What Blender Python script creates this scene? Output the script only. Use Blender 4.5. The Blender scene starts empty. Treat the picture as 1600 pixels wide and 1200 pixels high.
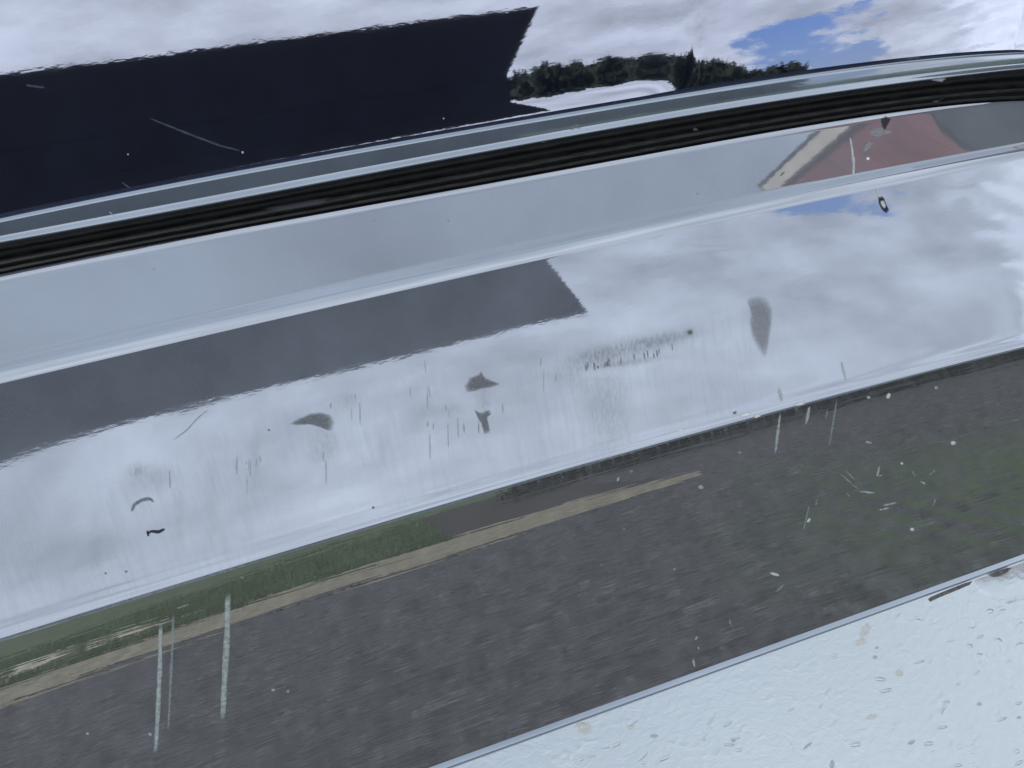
import bpy, math, random
import numpy as np
from mathutils import Vector, Matrix
from mathutils.bvhtree import BVHTree

random.seed(7)
rng = np.random.default_rng(11)
scene = bpy.context.scene
col = scene.collection
D2R = math.radians

# ------------------------------------------------------------------ camera
CAM = np.array([0.0, 0.0, 0.9036])
PITCH, YAW, FPX = D2R(45.5), D2R(19.2), 1180.0          # focal length for a 1600 px wide frame
_h = np.array([math.sin(YAW), math.cos(YAW), 0.0])
RIGHT = np.array([math.cos(YAW), -math.sin(YAW), 0.0])
FWD = _h * math.cos(PITCH) + np.array([0, 0, -math.sin(PITCH)])
UP = np.cross(RIGHT, FWD)
cd = bpy.data.cameras.new('camera')
cam = bpy.data.objects.new('camera', cd)
col.objects.link(cam)
cam.matrix_world = Matrix([[RIGHT[i], UP[i], -FWD[i], CAM[i]] for i in range(3)] + [[0, 0, 0, 1]])
cd.sensor_width = 36.0
cd.lens = FPX / 1600 * 36
cd.clip_start = 0.01
cd.clip_end = 3000
scene.camera = cam

def ray(x, y):
    d = (x - 800) / FPX * RIGHT - (y - 600) / FPX * UP + FWD
    return d / np.linalg.norm(d)

# ------------------------------------------------------------------ sky and sun
SUN_EL, SUN_AZ = 48, 272          # azimuth measured clockwise from +Y
world = bpy.data.worlds.new('World')
scene.world = world
world.use_nodes = True
wn, wl = world.node_tree.nodes, world.node_tree.links
wn.clear()

def wnode(t, **kw):
    n = wn.new(t)
    for k, v in kw.items():
        setattr(n, k, v)
    return n

def wmath(op, a, b=None, c=None, clamp=False):
    n = wnode('ShaderNodeMath', operation=op)
    n.use_clamp = clamp
    for i, s in enumerate((a, b, c)):
        if s is None:
            continue
        if isinstance(s, (int, float)):
            n.inputs[i].default_value = s
        else:
            wl.new(s, n.inputs[i])
    return n.outputs[0]

sky = wnode('ShaderNodeTexSky', sky_type='NISHITA')
sky.sun_disc = False
sky.sun_elevation = D2R(SUN_EL)
sky.sun_rotation = D2R(SUN_AZ)
sky.air_density, sky.dust_density, sky.ozone_density = 1.0, 0.2, 5.0
tc = wnode('ShaderNodeTexCoord')
sep = wnode('ShaderNodeSeparateXYZ')
wl.new(tc.outputs['Generated'], sep.inputs[0])
zc = wmath('MAXIMUM', sep.outputs[2], 0.0)
den = wmath('ADD', zc, 0.13)
comb = wnode('ShaderNodeCombineXYZ')
wl.new(wmath('DIVIDE', sep.outputs[0], den), comb.inputs[0])
wl.new(wmath('DIVIDE', sep.outputs[1], den), comb.inputs[1])
def wnoise(scale, detail, rough, off, dist=0.0):
    mp = wnode('ShaderNodeMapping')
    mp.inputs['Location'].default_value = off
    wl.new(comb.outputs[0], mp.inputs[0])
    n = wnode('ShaderNodeTexNoise')
    n.inputs['Scale'].default_value = scale
    n.inputs['Detail'].default_value = detail
    n.inputs['Roughness'].default_value = rough
    n.inputs['Distortion'].default_value = dist
    wl.new(mp.outputs[0], n.inputs['Vector'])
    return n.outputs['Fac']
n1 = wnoise(0.9, 9, 0.58, (3.1, 1.7, 0.4), 0.25)
n3 = wnoise(3.4, 9, 0.6, (1.3, 7.7, 3.0), 0.3)
n2 = wnoise(2.2, 8, 0.55, (8.3, 4.1, 2.0), 0.1)
# the break in the cloud, low in the sky over the open field
gap_dir = Vector((math.sin(D2R(38)) * math.cos(D2R(3.2)), -math.cos(D2R(38)) * math.cos(D2R(3.2)), math.sin(D2R(3.2))))
dp = wnode('ShaderNodeVectorMath', operation='DOT_PRODUCT')
nrm = wnode('ShaderNodeVectorMath', operation='NORMALIZE')
wl.new(tc.outputs['Generated'], nrm.inputs[0])
wl.new(nrm.outputs[0], dp.inputs[0])
dp.inputs[1].default_value = gap_dir
gp = wnode('ShaderNodeMapRange', interpolation_type='SMOOTHSTEP')
gp.inputs['From Min'].default_value = math.cos(D2R(8))
gp.inputs['From Max'].default_value = math.cos(D2R(2.0))
wl.new(dp.outputs['Value'], gp.inputs['Value'])
lowb = wnode('ShaderNodeMapRange', interpolation_type='SMOOTHSTEP')
lowb.inputs['From Min'].default_value = 0.116
lowb.inputs['From Max'].default_value = 0.075
wl.new(zc, lowb.inputs['Value'])
cov_in = wmath('SUBTRACT', wmath('ADD', n1, wmath('MULTIPLY', wmath('SUBTRACT', n3, 0.47), 0.55)), wmath('MULTIPLY', wmath('MULTIPLY', gp.outputs[0], lowb.outputs[0]), 0.37))
cv = wnode('ShaderNodeMapRange', interpolation_type='SMOOTHSTEP')
cv.inputs['From Min'].default_value = 0.17
cv.inputs['From Max'].default_value = 0.27
wl.new(cov_in, cv.inputs['Value'])
# cloud brightness: lit flanks low in the sky, greyer bases overhead
ramp = wnode('ShaderNodeValToRGB')
cr = ramp.color_ramp
cr.elements[0].position, cr.elements[0].color = 0.0, (0.77, 0.835, 0.92, 1)
cr.elements[1].position, cr.elements[1].color = 1.0, (0.38, 0.45, 0.55, 1)
for p, c in ((0.10, (0.70, 0.76, 0.87, 1)), (0.3, (0.77, 0.835, 0.92, 1)), (0.42, (0.84, 0.91, 0.98, 1)), (0.58, (0.60, 0.68, 0.78, 1)), (0.75, (0.44, 0.52, 0.62, 1))):
    e = cr.elements.new(p)
    e.color = c
wl.new(zc, ramp.inputs[0])
br = wnode('ShaderNodeMapRange')
br.inputs['From Min'].default_value = 0.30
br.inputs['From Max'].default_value = 0.68
br.inputs['To Min'].default_value = 0.70
br.inputs['To Max'].default_value = 1.26
wl.new(n2, br.inputs['Value'])
cm = wnode('ShaderNodeVectorMath', operation='SCALE')
wl.new(ramp.outputs[0], cm.inputs[0])
# bright sunlit cloud bank at the edge of the break
bank = Vector((math.sin(D2R(57)) * math.cos(D2R(3)), -math.cos(D2R(57)) * math.cos(D2R(3)), math.sin(D2R(3))))
dpb = wnode('ShaderNodeVectorMath', operation='DOT_PRODUCT')
wl.new(nrm.outputs[0], dpb.inputs[0])
dpb.inputs[1].default_value = bank
bb = wnode('ShaderNodeMapRange', interpolation_type='SMOOTHSTEP')
bb.inputs['From Min'].default_value = math.cos(D2R(9.5))
bb.inputs['From Max'].default_value = math.cos(D2R(7.0))
wl.new(wmath('ADD', dpb.outputs['Value'], wmath('MULTIPLY', wmath('SUBTRACT', n3, 0.5), 0.03)), bb.inputs['Value'])
wl.new(wmath('ADD', br.outputs[0], wmath('MULTIPLY', bb.outputs[0], 0.5)), cm.inputs['Scale'])
bg1 = wnode('ShaderNodeBackground')
bg1.inputs[1].default_value = 0.10
tint = wnode('ShaderNodeVectorMath', operation='MULTIPLY')
tint.inputs[1].default_value = (0.55, 0.62, 0.98)      # camera white balance is cool
wl.new(sky.outputs[0], tint.inputs[0])
wl.new(tint.outputs[0], bg1.inputs[0])
bg2 = wnode('ShaderNodeBackground')
bg2.inputs[1].default_value = 0.89
wl.new(cm.outputs[0], bg2.inputs[0])
mixw = wnode('ShaderNodeMixShader')
wl.new(cv.outputs[0], mixw.inputs[0])
wl.new(bg1.outputs[0], mixw.inputs[1])
wl.new(bg2.outputs[0], mixw.inputs[2])
wo = wnode('ShaderNodeOutputWorld')
wl.new(mixw.outputs[0], wo.inputs[0])

sd = bpy.data.lights.new('sun', 'SUN')
sd.energy = 2.0
sd.angle = D2R(2.0)
sd.color = (1.0, 0.95, 0.88)
sun = bpy.data.objects.new('sun', sd)
col.objects.link(sun)
sv = Vector((math.sin(D2R(SUN_AZ)) * math.cos(D2R(SUN_EL)), math.cos(D2R(SUN_AZ)) * math.cos(D2R(SUN_EL)), math.sin(D2R(SUN_EL))))
sun.rotation_euler = sv.to_track_quat('Z', 'Y').to_euler()
sun.location = (0, 0, 6)

vs = scene.view_settings
vs.view_transform = 'Standard'
vs.look = 'None'
vs.exposure = 0.0
vs.gamma = 1.0
vs.use_curve_mapping = False
scene.cycles.max_bounces = 8
scene.cycles.glossy_bounces = 5
scene.cycles.transparent_max_bounces = 12

# ------------------------------------------------------------------ material helpers
class NT:
    def __init__(s, name):
        s.m = bpy.data.materials.new(name)
        s.m.use_nodes = True
        s.n, s.l = s.m.node_tree.nodes, s.m.node_tree.links
        s.n.clear()
        s.out = s.n.new('ShaderNodeOutputMaterial')
    def node(s, t, ins=None, **kw):
        n = s.n.new(t)
        for k, v in kw.items():
            setattr(n, k, v)
        for k, v in (ins or {}).items():
            s.put(n.inputs[k], v)
        return n
    def put(s, sock, v):
        if hasattr(v, 'is_output'):
            s.l.new(v, sock)
        else:
            sock.default_value = v
    def math(s, op, a, b=0.0, clamp=False):
        n = s.node('ShaderNodeMath', {0: a, 1: b}, operation=op)
        n.use_clamp = clamp
        return n.outputs[0]
    def noise(s, vec, scale, detail=4, rough=0.5, stretch=None, rot=None, dist=0.0):
        if stretch or rot:
            mp = s.node('ShaderNodeMapping', {0: vec})
            if stretch:
                mp.inputs['Scale'].default_value = stretch
            if rot:
                mp.inputs['Rotation'].default_value = rot
            vec = mp.outputs[0]
        return s.node('ShaderNodeTexNoise', {'Vector': vec, 'Scale': scale, 'Detail': detail, 'Roughness': rough, 'Distortion': dist}).outputs['Fac']
    def rng(s, v, a, b, c=0.0, d=1.0, smooth=False):
        n = s.node('ShaderNodeMapRange', {'Value': v, 'From Min': a, 'From Max': b, 'To Min': c, 'To Max': d})
        if smooth:
            n.interpolation_type = 'SMOOTHSTEP'
        return n.outputs[0]
    def mixc(s, f, a, b):
        n = s.node('ShaderNodeMix', data_type='RGBA')
        s.put(n.inputs[0], f)
        s.put(n.inputs[6], a)
        s.put(n.inputs[7], b)
        return n.outputs[2]
    def bump(s, h, dist, strength=1.0, normal=None):
        n = s.node('ShaderNodeBump', {'Height': h, 'Distance': dist, 'Strength': strength})
        if normal is not None:
            s.l.new(normal, n.inputs['Normal'])
        return n.outputs[0]
    def pbr(s, **kw):
        n = s.node('ShaderNodeBsdfPrincipled')
        for k, v in kw.items():
            s.put(n.inputs[k], v)
        return n.outputs[0]
    def mixs(s, f, a, b):
        n = s.node('ShaderNodeMixShader')
        s.put(n.inputs[0], f)
        s.l.new(a, n.inputs[1])
        s.l.new(b, n.inputs[2])
        return n.outputs[0]
    def done(s, sh):
        s.l.new(sh, s.out.inputs[0])
        return s.m
    def uv(s):
        return s.node('ShaderNodeUVMap', uv_map='UVMap').outputs[0]
    def obj(s):
        return s.node('ShaderNodeTexCoord').outputs['Object']

def rgba(r, g, b):
    return (r, g, b, 1.0)

def simple(name, c, rough=0.8, var=0.25, scale=8.0, bump=0.0):
    t = NT(name)
    o = t.obj()
    n = t.noise(o, scale, 5, 0.6)
    cc = t.mixc(t.rng(n, 0.3, 0.7), rgba(*[v * (1 - var) for v in c]), rgba(*[v * (1 + var) for v in c]))
    kw = {'Base Color': cc, 'Roughness': rough}
    if bump:
        kw['Normal'] = t.bump(n, bump)
    return t.done(t.pbr(**kw))

def chrome(name, film, peel, fine, wav, streaks=0.0, refl=(0.80, 0.83, 0.88), rough=0.035, filmcol=(0.50, 0.54, 0.60), wav_stretch=(22, 60, 1), stain=False):
    """polished plated metal under a film of road dirt; UV is in metres"""
    t = NT(name)
    uv = t.uv()
    h = t.noise(uv, 420, 2, 0.5, (0.35, 1, 1))
    nor = t.bump(h, peel)
    if fine:
        h3 = t.noise(uv, 1500, 2, 0.5, (0.12, 1, 1))
        nor = t.bump(h3, fine, 1.0, nor)
    if wav:
        h2 = t.noise(uv, 1.0, 3, 0.6, wav_stretch, (0, 0, 0.10), 0.4)
        nor = t.bump(h2, wav, 1.0, nor)
    met = t.pbr(**{'Base Color': rgba(*refl), 'Metallic': 1.0, 'Roughness': t.rng(t.noise(uv, 30, 5, 0.7), 0.3, 0.7, rough * 0.7, rough * 1.5), 'Normal': nor})
    dust = t.pbr(**{'Base Color': rgba(*filmcol), 'Roughness': 0.7, 'Specular IOR Level': 0.2})
    f = t.rng(t.noise(uv, 14, 6, 0.65), 0.25, 0.75, film * 0.75, film * 1.25)
    if streaks:
        st = t.noise(uv, 1.0, 5, 0.65, (420, 34, 1))
        big = t.noise(uv, 12, 4, 0.6)
        low = t.node('ShaderNodeAttribute', attribute_name='low').outputs['Fac']
        k = t.math('MULTIPLY', t.rng(st, 0.42, 0.72), t.rng(big, 0.38, 0.62))
        f = t.math('ADD', f, t.math('MULTIPLY', t.math('MULTIPLY', k, low), streaks))
    sh = t.mixs(f, met, dust)
    if stain:
        a = t.node('ShaderNodeAttribute', attribute_name='stain').outputs['Fac']
        br = t.noise(uv, 1.0, 5, 0.7, (900, 240, 1))
        a2 = t.math('MULTIPLY', a, t.rng(br, 0.35, 0.65, 0.25, 1.0))
        grime = t.pbr(**{'Base Color': rgba(0.20, 0.215, 0.245), 'Roughness': 0.55})
        sh = t.mixs(a2, sh, grime)
    return t.done(sh)

# ------------------------------------------------------------------ object helpers
def new_obj(name, verts, faces, mat, parent=None, smooth=True, uvs=None, attrs=None):
    me = bpy.data.meshes.new(name)
    me.from_pydata([tuple(map(float, v)) for v in verts], [], [tuple(int(i) for i in f) for f in faces])
    if uvs is not None:
        ul = me.uv_layers.new(name='UVMap')
        vi = np.empty(len(me.loops), dtype=np.int32)
        me.loops.foreach_get('vertex_index', vi)
        ul.data.foreach_set('uv', np.asarray(uvs, dtype=np.float32)[vi].ravel())
    for k, v in (attrs or {}).items():
        a = me.attributes.new(k, 'FLOAT', 'POINT')
        a.data.foreach_set('value', np.asarray(v, dtype=np.float32))
    if smooth:
        me.polygons.foreach_set('use_smooth', [True] * len(me.polygons))
    if mat:
        me.materials.append(mat)
    me.update()
    o = bpy.data.objects.new(name, me)
    col.objects.link(o)
    if parent:
        o.parent = parent
    return o

def tag(o, label, cat, group=None):
    o['label'] = label
    o['category'] = cat
    if group:
        o['group'] = group
    return o

def empty(name, loc=(0, 0, 0)):
    o = bpy.data.objects.new(name, None)
    o.location = loc
    o.empty_display_size = 0.1
    col.objects.link(o)
    return o

def grid_faces(nu, nv, flip=False):
    f = []
    for i in range(nu - 1):
        a = i * nv
        for j in range(nv - 1):
            q = (a + j, a + j + 1, a + nv + j + 1, a + nv + j)
            f.append(q[::-1] if flip else q)
    return f

def box(x0, x1, y0, y1, z0, z1):
    v = [(x, y, z) for x in (x0, x1) for y in (y0, y1) for z in (z0, z1)]
    f = [(0, 1, 3, 2), (4, 6, 7, 5), (0, 4, 5, 1), (2, 3, 7, 6), (0, 2, 6, 4), (1, 5, 7, 3)]
    return v, f

def box_obj(name, b, mat, parent=None, loc=(0, 0, 0)):
    v, f = box(*b)
    return new_obj(name, [(p[0] - loc[0], p[1] - loc[1], p[2] - loc[2]) for p in v], f, mat, parent, smooth=False)

# ------------------------------------------------------------------ the ground (seen mirrored in the chrome)
ROAD_EDGE = -2.2
def mat_asphalt():
    t = NT('asphalt')
    o = t.obj()
    a = t.noise(o, 30, 6, 0.74, (0.4, 1, 1), (0, 0, 0.12))
    b = t.noise(o, 7, 5, 0.6)
    c = t.mixc(t.rng(a, 0.42, 0.62), rgba(0.009, 0.010, 0.011), rgba(0.095, 0.096, 0.100))
    c = t.mixc(t.rng(b, 0.35, 0.7, 0.0, 0.3), c, rgba(0.07, 0.07, 0.075))
    fl = t.noise(o, 34, 7, 0.8, (0.35, 1, 1), (0, 0, 0.2))
    c = t.mixc(t.rng(fl, 0.54, 0.64, 0.0, 0.7), c, rgba(0.24, 0.24, 0.245))
    moss = t.math('MULTIPLY', t.node('ShaderNodeAttribute', attribute_name='moss').outputs['Fac'], t.rng(t.noise(o, 16, 6, 0.75), 0.38, 0.56))
    c = t.mixc(moss, c, rgba(0.050, 0.095, 0.022))
    return t.done(t.pbr(**{'Base Color': c, 'Roughness': 0.85, 'Normal': t.bump(a, 0.006)}))

def struct(o):
    o['kind'] = 'structure'
    return o

G = 900
struct(new_obj('ground', [(-G, -G, -0.02), (G, -G, -0.02), (G, G, -0.02), (-G, G, -0.02)], [(0, 1, 2, 3)], simple('field_grass', (0.05, 0.085, 0.03), 0.95, 0.4, 0.6)))
# road sheet with a finer patch of vertices for the mossy corner
def sheet(name, xs, y_lo, y_hi, z, mat, attr=None, ny=24):
    V, A = [], []
    for x in xs:
        lo, hi = y_lo(x), y_hi(x)
        for j in range(ny):
            y = lo + (hi - lo) * j / (ny - 1)
            V.append((x, y, z))
            A.append(attr(x, y) if attr else 0)
    return new_obj(name, V, grid_faces(len(xs), ny, True), mat, uvs=None, attrs={'moss': A} if attr else None)
wob = lambda x, k, a: a * (math.sin(x * 3.1 + k) + 0.6 * math.sin(x * 7.7 + 2 * k) + 0.35 * math.sin(x * 17.3 + k))
edge_y = lambda x: ROAD_EDGE + wob(x, 0.3, 0.03) - 11.0 * float(np.clip((x - 1.25) / 0.5, 0, 1))
xs = np.linspace(-14, 30, 441)
def moss(x, y):
    return min(1.0, 1.5 * math.exp(-(((x - 1.75) / 0.60) ** 2 + ((y + 0.95) / 0.45) ** 2)))
MOSS = moss
struct(sheet('road', xs, edge_y, lambda x: 5.0, 0.0, mat_asphalt(), MOSS, 90))
xs_v = xs[xs < 1.45]
struct(sheet('dirt_verge', xs_v, lambda x: ROAD_EDGE - 0.80 * float(np.clip((1.5 - x) / 0.5, 0.03, 1)) + wob(x, 1.1, 0.05), lambda x: ROAD_EDGE + wob(x, 0.3, 0.03) + 0.02, 0.006,
             simple('dry_dirt', (0.215, 0.19, 0.135), 0.95, 0.45, 14.0, 0.01)))
struct(sheet('lawn', xs[xs < 0.4], lambda x: -13.5, lambda x: ROAD_EDGE - 0.70 + wob(x, 1.1, 0.05), 0.002,
             simple('lawn_soil', (0.055, 0.08, 0.03), 0.95, 0.5, 5.0)))
struct(sheet('planting_bed', xs[(xs > 0.25) & (xs < 1.45)], lambda x: -6.0, lambda x: ROAD_EDGE - 0.70 * float(np.clip((1.5 - x) / 0.5, 0.03, 1)) + wob(x, 1.1, 0.05), 0.004,
             simple('dark_mulch', (0.03, 0.026, 0.024), 0.95, 0.5, 30.0)))

# ------------------------------------------------------------------ the bumper: edges measured in metres, relative to the camera
XR = 0.515                                  # right hand end of the bumper
XL = -0.95
def edge_pts(pts, Y):
    out = []
    for q in pts:
        d = ray(*q)
        p = d * (Y / d[1])
        out.append((p[0], p[2]))
    return np.array(out)
def chain(q, P, tilt):
    """point on the sight line q from which the surface falls to P with this tilt"""
    d = ray(*q)
    n = np.array([0, -math.cos(D2R(tilt)), math.sin(D2R(tilt))])
    return d * (P.dot(n) / d.dot(n))
P_c2 = ray(800, 761) * (0.40 / ray(800, 761).dot(FWD))
P_c1 = chain((800, 399), P_c2, 30.6)
P_S = chain((800, 279), P_c1, 47)
P_T2 = chain((800, 231), P_S, 58)
P_T1 = chain((800, 191), P_T2, 23)
P_b1 = chain((800, 1150), P_c2, 23)
YC = dict(b1=P_b1[1], c2=P_c2[1], c1=P_c1[1], S=P_S[1], T2=P_T2[1], T1=P_T1[1])
def quad_edge(pts, Y, deg=2):
    e = edge_pts(pts, Y)
    c = np.polyfit(e[:, 0], e[:, 1], deg)
    x0, x1 = -0.22, 0.50
    dc = np.polyder(c)
    def f(x):
        x = np.asarray(x, float)
        xc = np.clip(x, x0, x1)
        return np.polyval(c, xc) + np.polyval(dc, xc) * (x - xc) * 0.3
    return f
Zc1 = quad_edge([(0, 577), (400, 482), (600, 438), (880, 382), (1200, 310), (1400, 268), (1600, 232)], YC['c1'])
Zc2 = quad_edge([(0, 1000), (400, 885), (800, 761), (1000, 705), (1200, 643), (1390, 600), (1600, 545)], YC['c2'])
Zb1 = quad_edge([(690, 1195), (800, 1152), (1000, 1085), (1100, 1045), (1300, 971), (1450, 920), (1600, 868)], YC['b1'], 1)

# paths of the seal and trim: along the top, then down round the corner
def path(pts, Y, corner):
    e = edge_pts(pts, Y)
    c = np.polyfit(e[:, 0], e[:, 1], 4)
    xs_ = np.linspace(-0.13, 0.445, 60)
    head = [(x, np.polyval(c, x)) for x in xs_]
    s = (head[6][1] - head[0][1]) / (head[6][0] - head[0][0])
    left = [(x, head[0][1] + s * 0.6 * (x - xs_[0])) for x in np.linspace(XL, -0.14, 30)]
    P = left + head
    n = len(P)
    x0, z0 = P[-1]
    sl = (P[-1][1] - P[-3][1]) / (P[-1][0] - P[-3][0])
    x1 = corner
    dz = -(x1 - x0) * 1.05
    p0, p1, p2, p3 = np.array([x0, z0]), np.array([x0 + 0.6 * (x1 - x0), z0 + 0.6 * (x1 - x0) * sl]), np.array([x1, z0 + dz * 0.45]), np.array([x1, z0 + dz])
    for k in range(1, 41):
        u = k / 40
        q = (1 - u) ** 3 * p0 + 3 * (1 - u) ** 2 * u * p1 + 3 * (1 - u) * u * u * p2 + u ** 3 * p3
        P.append(tuple(q))
    zl = P[-1][1]
    for k in range(1, 25):
        P.append((x1, zl + (-0.56 - zl) * k / 24))
    return np.array(P)
pS = path([(0, 430), (400, 354), (800, 279), (1000, 244), (1200, 207), (1300, 192), (1400, 177), (1500, 162), (1560, 157), (1600, 160)], YC['S'], XR)
pT2 = path([(0, 380), (400, 306), (800, 231), (1000, 193), (1200, 161), (1400, 133), (1500, 117), (1600, 108)], YC['T2'], XR + 0.010)
pT1 = path([(0, 340), (200, 300), (400, 262), (600, 226), (800, 191), (1000, 155), (1200, 126), (1300, 111), (1400, 97), (1500, 86), (1560, 82), (1600, 81)], YC['T1'], XR + 0.022)

car = empty('car', (0.1, 0.4, 0.0))
tag(car, 'dark navy vehicle with scratched chrome bumper, chrome trim strip and black rubber seal', 'car')
CO = np.array([0.1, 0.4, 0.0])
def place(v):
    """camera-relative metres to the car's own frame"""
    return np.asarray(v) + CAM - CO

M = {}
M['flange'] = chrome('chrome_flange', 0.30, 2.6e-6, 3e-7, 0.0, rough=0.025, refl=(0.70, 0.73, 0.80), filmcol=(0.42, 0.47, 0.55))
M['face'] = chrome('chrome_face', 0.34, 4.0e-6, 6e-7, 2.5e-5, streaks=0.45, rough=0.022, stain=True, refl=(0.71, 0.75, 0.825), filmcol=(0.46, 0.52, 0.63), wav_stretch=(9, 14, 1))
M['apron'] = chrome('chrome_apron', 0.16, 5e-6, 5e-7, 5.0e-5, rough=0.014, filmcol=(0.42, 0.43, 0.45), wav_stretch=(5, 120, 1))
M['trim'] = chrome('chrome_trim', 0.36, 2e-6, 3e-7, 0.0, rough=0.04, refl=(0.66, 0.70, 0.77), filmcol=(0.40, 0.48, 0.60))

# -- profile by integrating the tilt of the surface down from the seal
def integrate(ts, L, start, end, us=None):
    n = len(ts)
    a = np.radians(ts)
    u = np.linspace(0, 1, n) if us is None else us
    st = np.stack([-np.sin(a), -np.cos(a)], 1) * L
    P = np.vstack([[0, 0], np.cumsum(0.5 * (st[1:] + st[:-1]) * np.diff(u)[:, None], 0)])
    start, end = np.array(start), np.array(end)
    u = u[:, None]
    return start + P + (end - start - P[-1]) * u

def sm(x, a, b):
    x = np.clip((x - a) / (b - a), 0, 1)
    return x * x * (3 - 2 * x)

NX = 560
XS = np.concatenate([np.linspace(XL, -0.25, 40, endpoint=False), np.linspace(-0.25, 0.47, NX, endpoint=False), np.linspace(0.47, XR - 0.002, 30)])
S_z = lambda x: np.interp(x, pS[:115, 0], pS[:115, 1])

def loft(name, prof_fn, mat, parent, xs=XS, attrs_fn=None, ext=None):
    """prof_fn(x) -> (n,2) array of (Y,Z) camera-relative"""
    V, UVs = [], []
    n = None
    for x in xs:
        p = prof_fn(x)
        n = len(p)
        s = np.concatenate([[0], np.cumsum(np.hypot(*np.diff(p, axis=0).T))])
        for k in range(n):
            V.append((x, p[k, 0], p[k, 1]))
            UVs.append((x, -s[k]))
    V = np.array(V)
    at = attrs_fn(V, n) if attrs_fn else None
    return new_obj(name, place(V), grid_faces(len(xs), n), mat, parent, uvs=UVs, attrs=at), V, n

# upper flange
v = np.linspace(0, 1, 60)
t_fl = 51 - 26 * (1 - sm(v, 0.02, 0.085)) + 20 * sm(v, 0.86, 0.93)
def prof_flange(x):
    zs, zc_ = float(S_z(x)), float(Zc1(x))
    zs = max(zs, zc_ + 0.002)
    return integrate(t_fl, float(np.hypot(P_S[1] - P_c1[1], P_S[2] - P_c1[2])), (YC['S'], zs), (YC['c1'], zc_))
xs_fl = XS[XS < 0.5]
flange, fv, fn = loft('upper_flange', prof_flange, M['flange'], car, xs_fl)

# face: convex roll, hollow middle, convex roll
vm = np.concatenate([np.linspace(0, 0.09, 26, endpoint=False), np.linspace(0.09, 0.93, 90, endpoint=False), np.linspace(0.93, 1, 22)])
def tilt_face(u):
    t = 22 + 16.5 * u
    t = t + np.interp(u, [0, 0.008, 0.014, 0.044, 0.054, 1], [46, 24, 15, 9, 0, 0])
    t = t - 3.0 * np.exp(-((u - 0.938) / 0.022) ** 2) + 7 * np.exp(-((u - 0.970) / 0.009) ** 2) - 14 * sm(u, 0.978, 1.0)
    return t
VF = np.concatenate([np.linspace(0, 0.07, 34, endpoint=False), np.linspace(0.07, 0.91, 84, endpoint=False), np.linspace(0.91, 1, 46)])
DZF = float(P_c1[2] - P_c2[2])
def face_base(tw):
    return integrate(tilt_face(VF) + tw * np.sin(2 * np.pi * VF), 0.1205, (YC['c1'], 0.0), (YC['c2'], -DZF), VF)
def prof_face(x):
    a, b = float(Zc1(x)), float(Zc2(x))
    PF0 = face_base(0.75 * float(sm(-x, -0.06, 0.16)))
    p = PF0.copy()
    w = VF
    p[:, 1] = PF0[:, 1] + a * (1 - w) + (b + DZF) * w
    return p

def to_px(V):
    d = V
    f = d @ FWD
    return np.stack([800 + FPX * (d @ RIGHT) / f, 600 - FPX * (d @ UP) / f], 1)

SMEARS = [  # worn patches on the face: centre, half sizes, rotation, strength
    (505, 695, 26, 30, -10, .35), (755, 625, 12, 30, 0, .35), (495, 640, 60, 16, -10, .12),
    (545, 625, 18, 14, 0, .25), (650, 590, 60, 22, -10, .15), (980, 545, 95, 16, -12, .55), (1035, 530, 50, 9, -12, .35),
    (985, 566, 60, 5, -8, .5), (1078, 519, 7, 6, 0, .8), (925, 560, 40, 18, -12, .3),
    (950, 640, 36, 62, 5, .40), (900, 600, 30, 20, 0, .2), (235, 748, 40, 22, 0, .30), (215, 735, 14, 10, 0, .3),
    (60, 860, 60, 40, 0, .15), (330, 780, 10, 70, 0, .18), (400, 720, 8, 60, 3, .22), (150, 850, 10, 60, 0, .15), (280, 800, 8, 60, 0, .15),
    (690, 640, 40, 10, -10, .2), (860, 590, 50, 12, -12, .2), (600, 690, 8, 40, 2, .15), (1187, 500, 20, 42, -8, .20),
]
def face_attrs(V, n):
    q = to_px(V)
    s = np.zeros(len(V))
    front = (V @ FWD) > 0.05
    for cx, cy, a, b, r, k in SMEARS:
        r = D2R(r)
        dx, dy = q[:, 0] - cx, q[:, 1] - cy
        u = (dx * math.cos(r) + dy * math.sin(r)) / a
        w = (-dx * math.sin(r) + dy * math.cos(r)) / b
        s += k * np.exp(-(u * u + w * w) ** 1.5)
    s = np.where(front, np.clip(s, 0, 0.9), 0)
    vv = np.tile(VF, len(V) // n)
    x = V[:, 0]
    low = sm(vv, 0.32, 0.6) * (1 - 0.75 * sm(x, 0.16, 0.32)) * (0.6 + 0.4 * sm(-x, -0.05, 0.12))
    return {'stain': s, 'low': low}
DENTS = [  # shallow dents on the face (photo px centre, half sizes, depth)
    (1130, 388, 46, 10, 0.00005), (1502, 295, 24, 22, 0.00008), (1250, 470, 24, 12, 0.00003), (1600, 500, 90, 60, -0.0005),
    (300, 662, 30, 20, 0.00001)]
def dent_verts(V):
    q = to_px(V)
    for cx, cy, a, b, k in DENTS:
        g = np.exp(-(((q[:, 0] - cx) / a) ** 2 + ((q[:, 1] - cy) / b) ** 2))
        V[:, 1] += k * g * 0.87
        V[:, 2] -= k * g * 0.5
    return V
def loft_face():
    V, UVs = [], []
    for x in XS:
        p = prof_face(x)
        s = np.concatenate([[0], np.cumsum(np.hypot(*np.diff(p, axis=0).T))])
        V.append(np.stack([np.full(len(p), x), p[:, 0], p[:, 1]], 1))
        UVs.append(np.stack([np.full(len(p), x), -s], 1))
    V = np.vstack(V)
    at = face_attrs(V, len(VF))
    dent_verts(V)
    return new_obj('bumper_face', place(V), grid_faces(len(XS), len(VF)), M['face'], car, uvs=np.vstack(UVs), attrs=at), V
face, face_v = loft_face()

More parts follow.
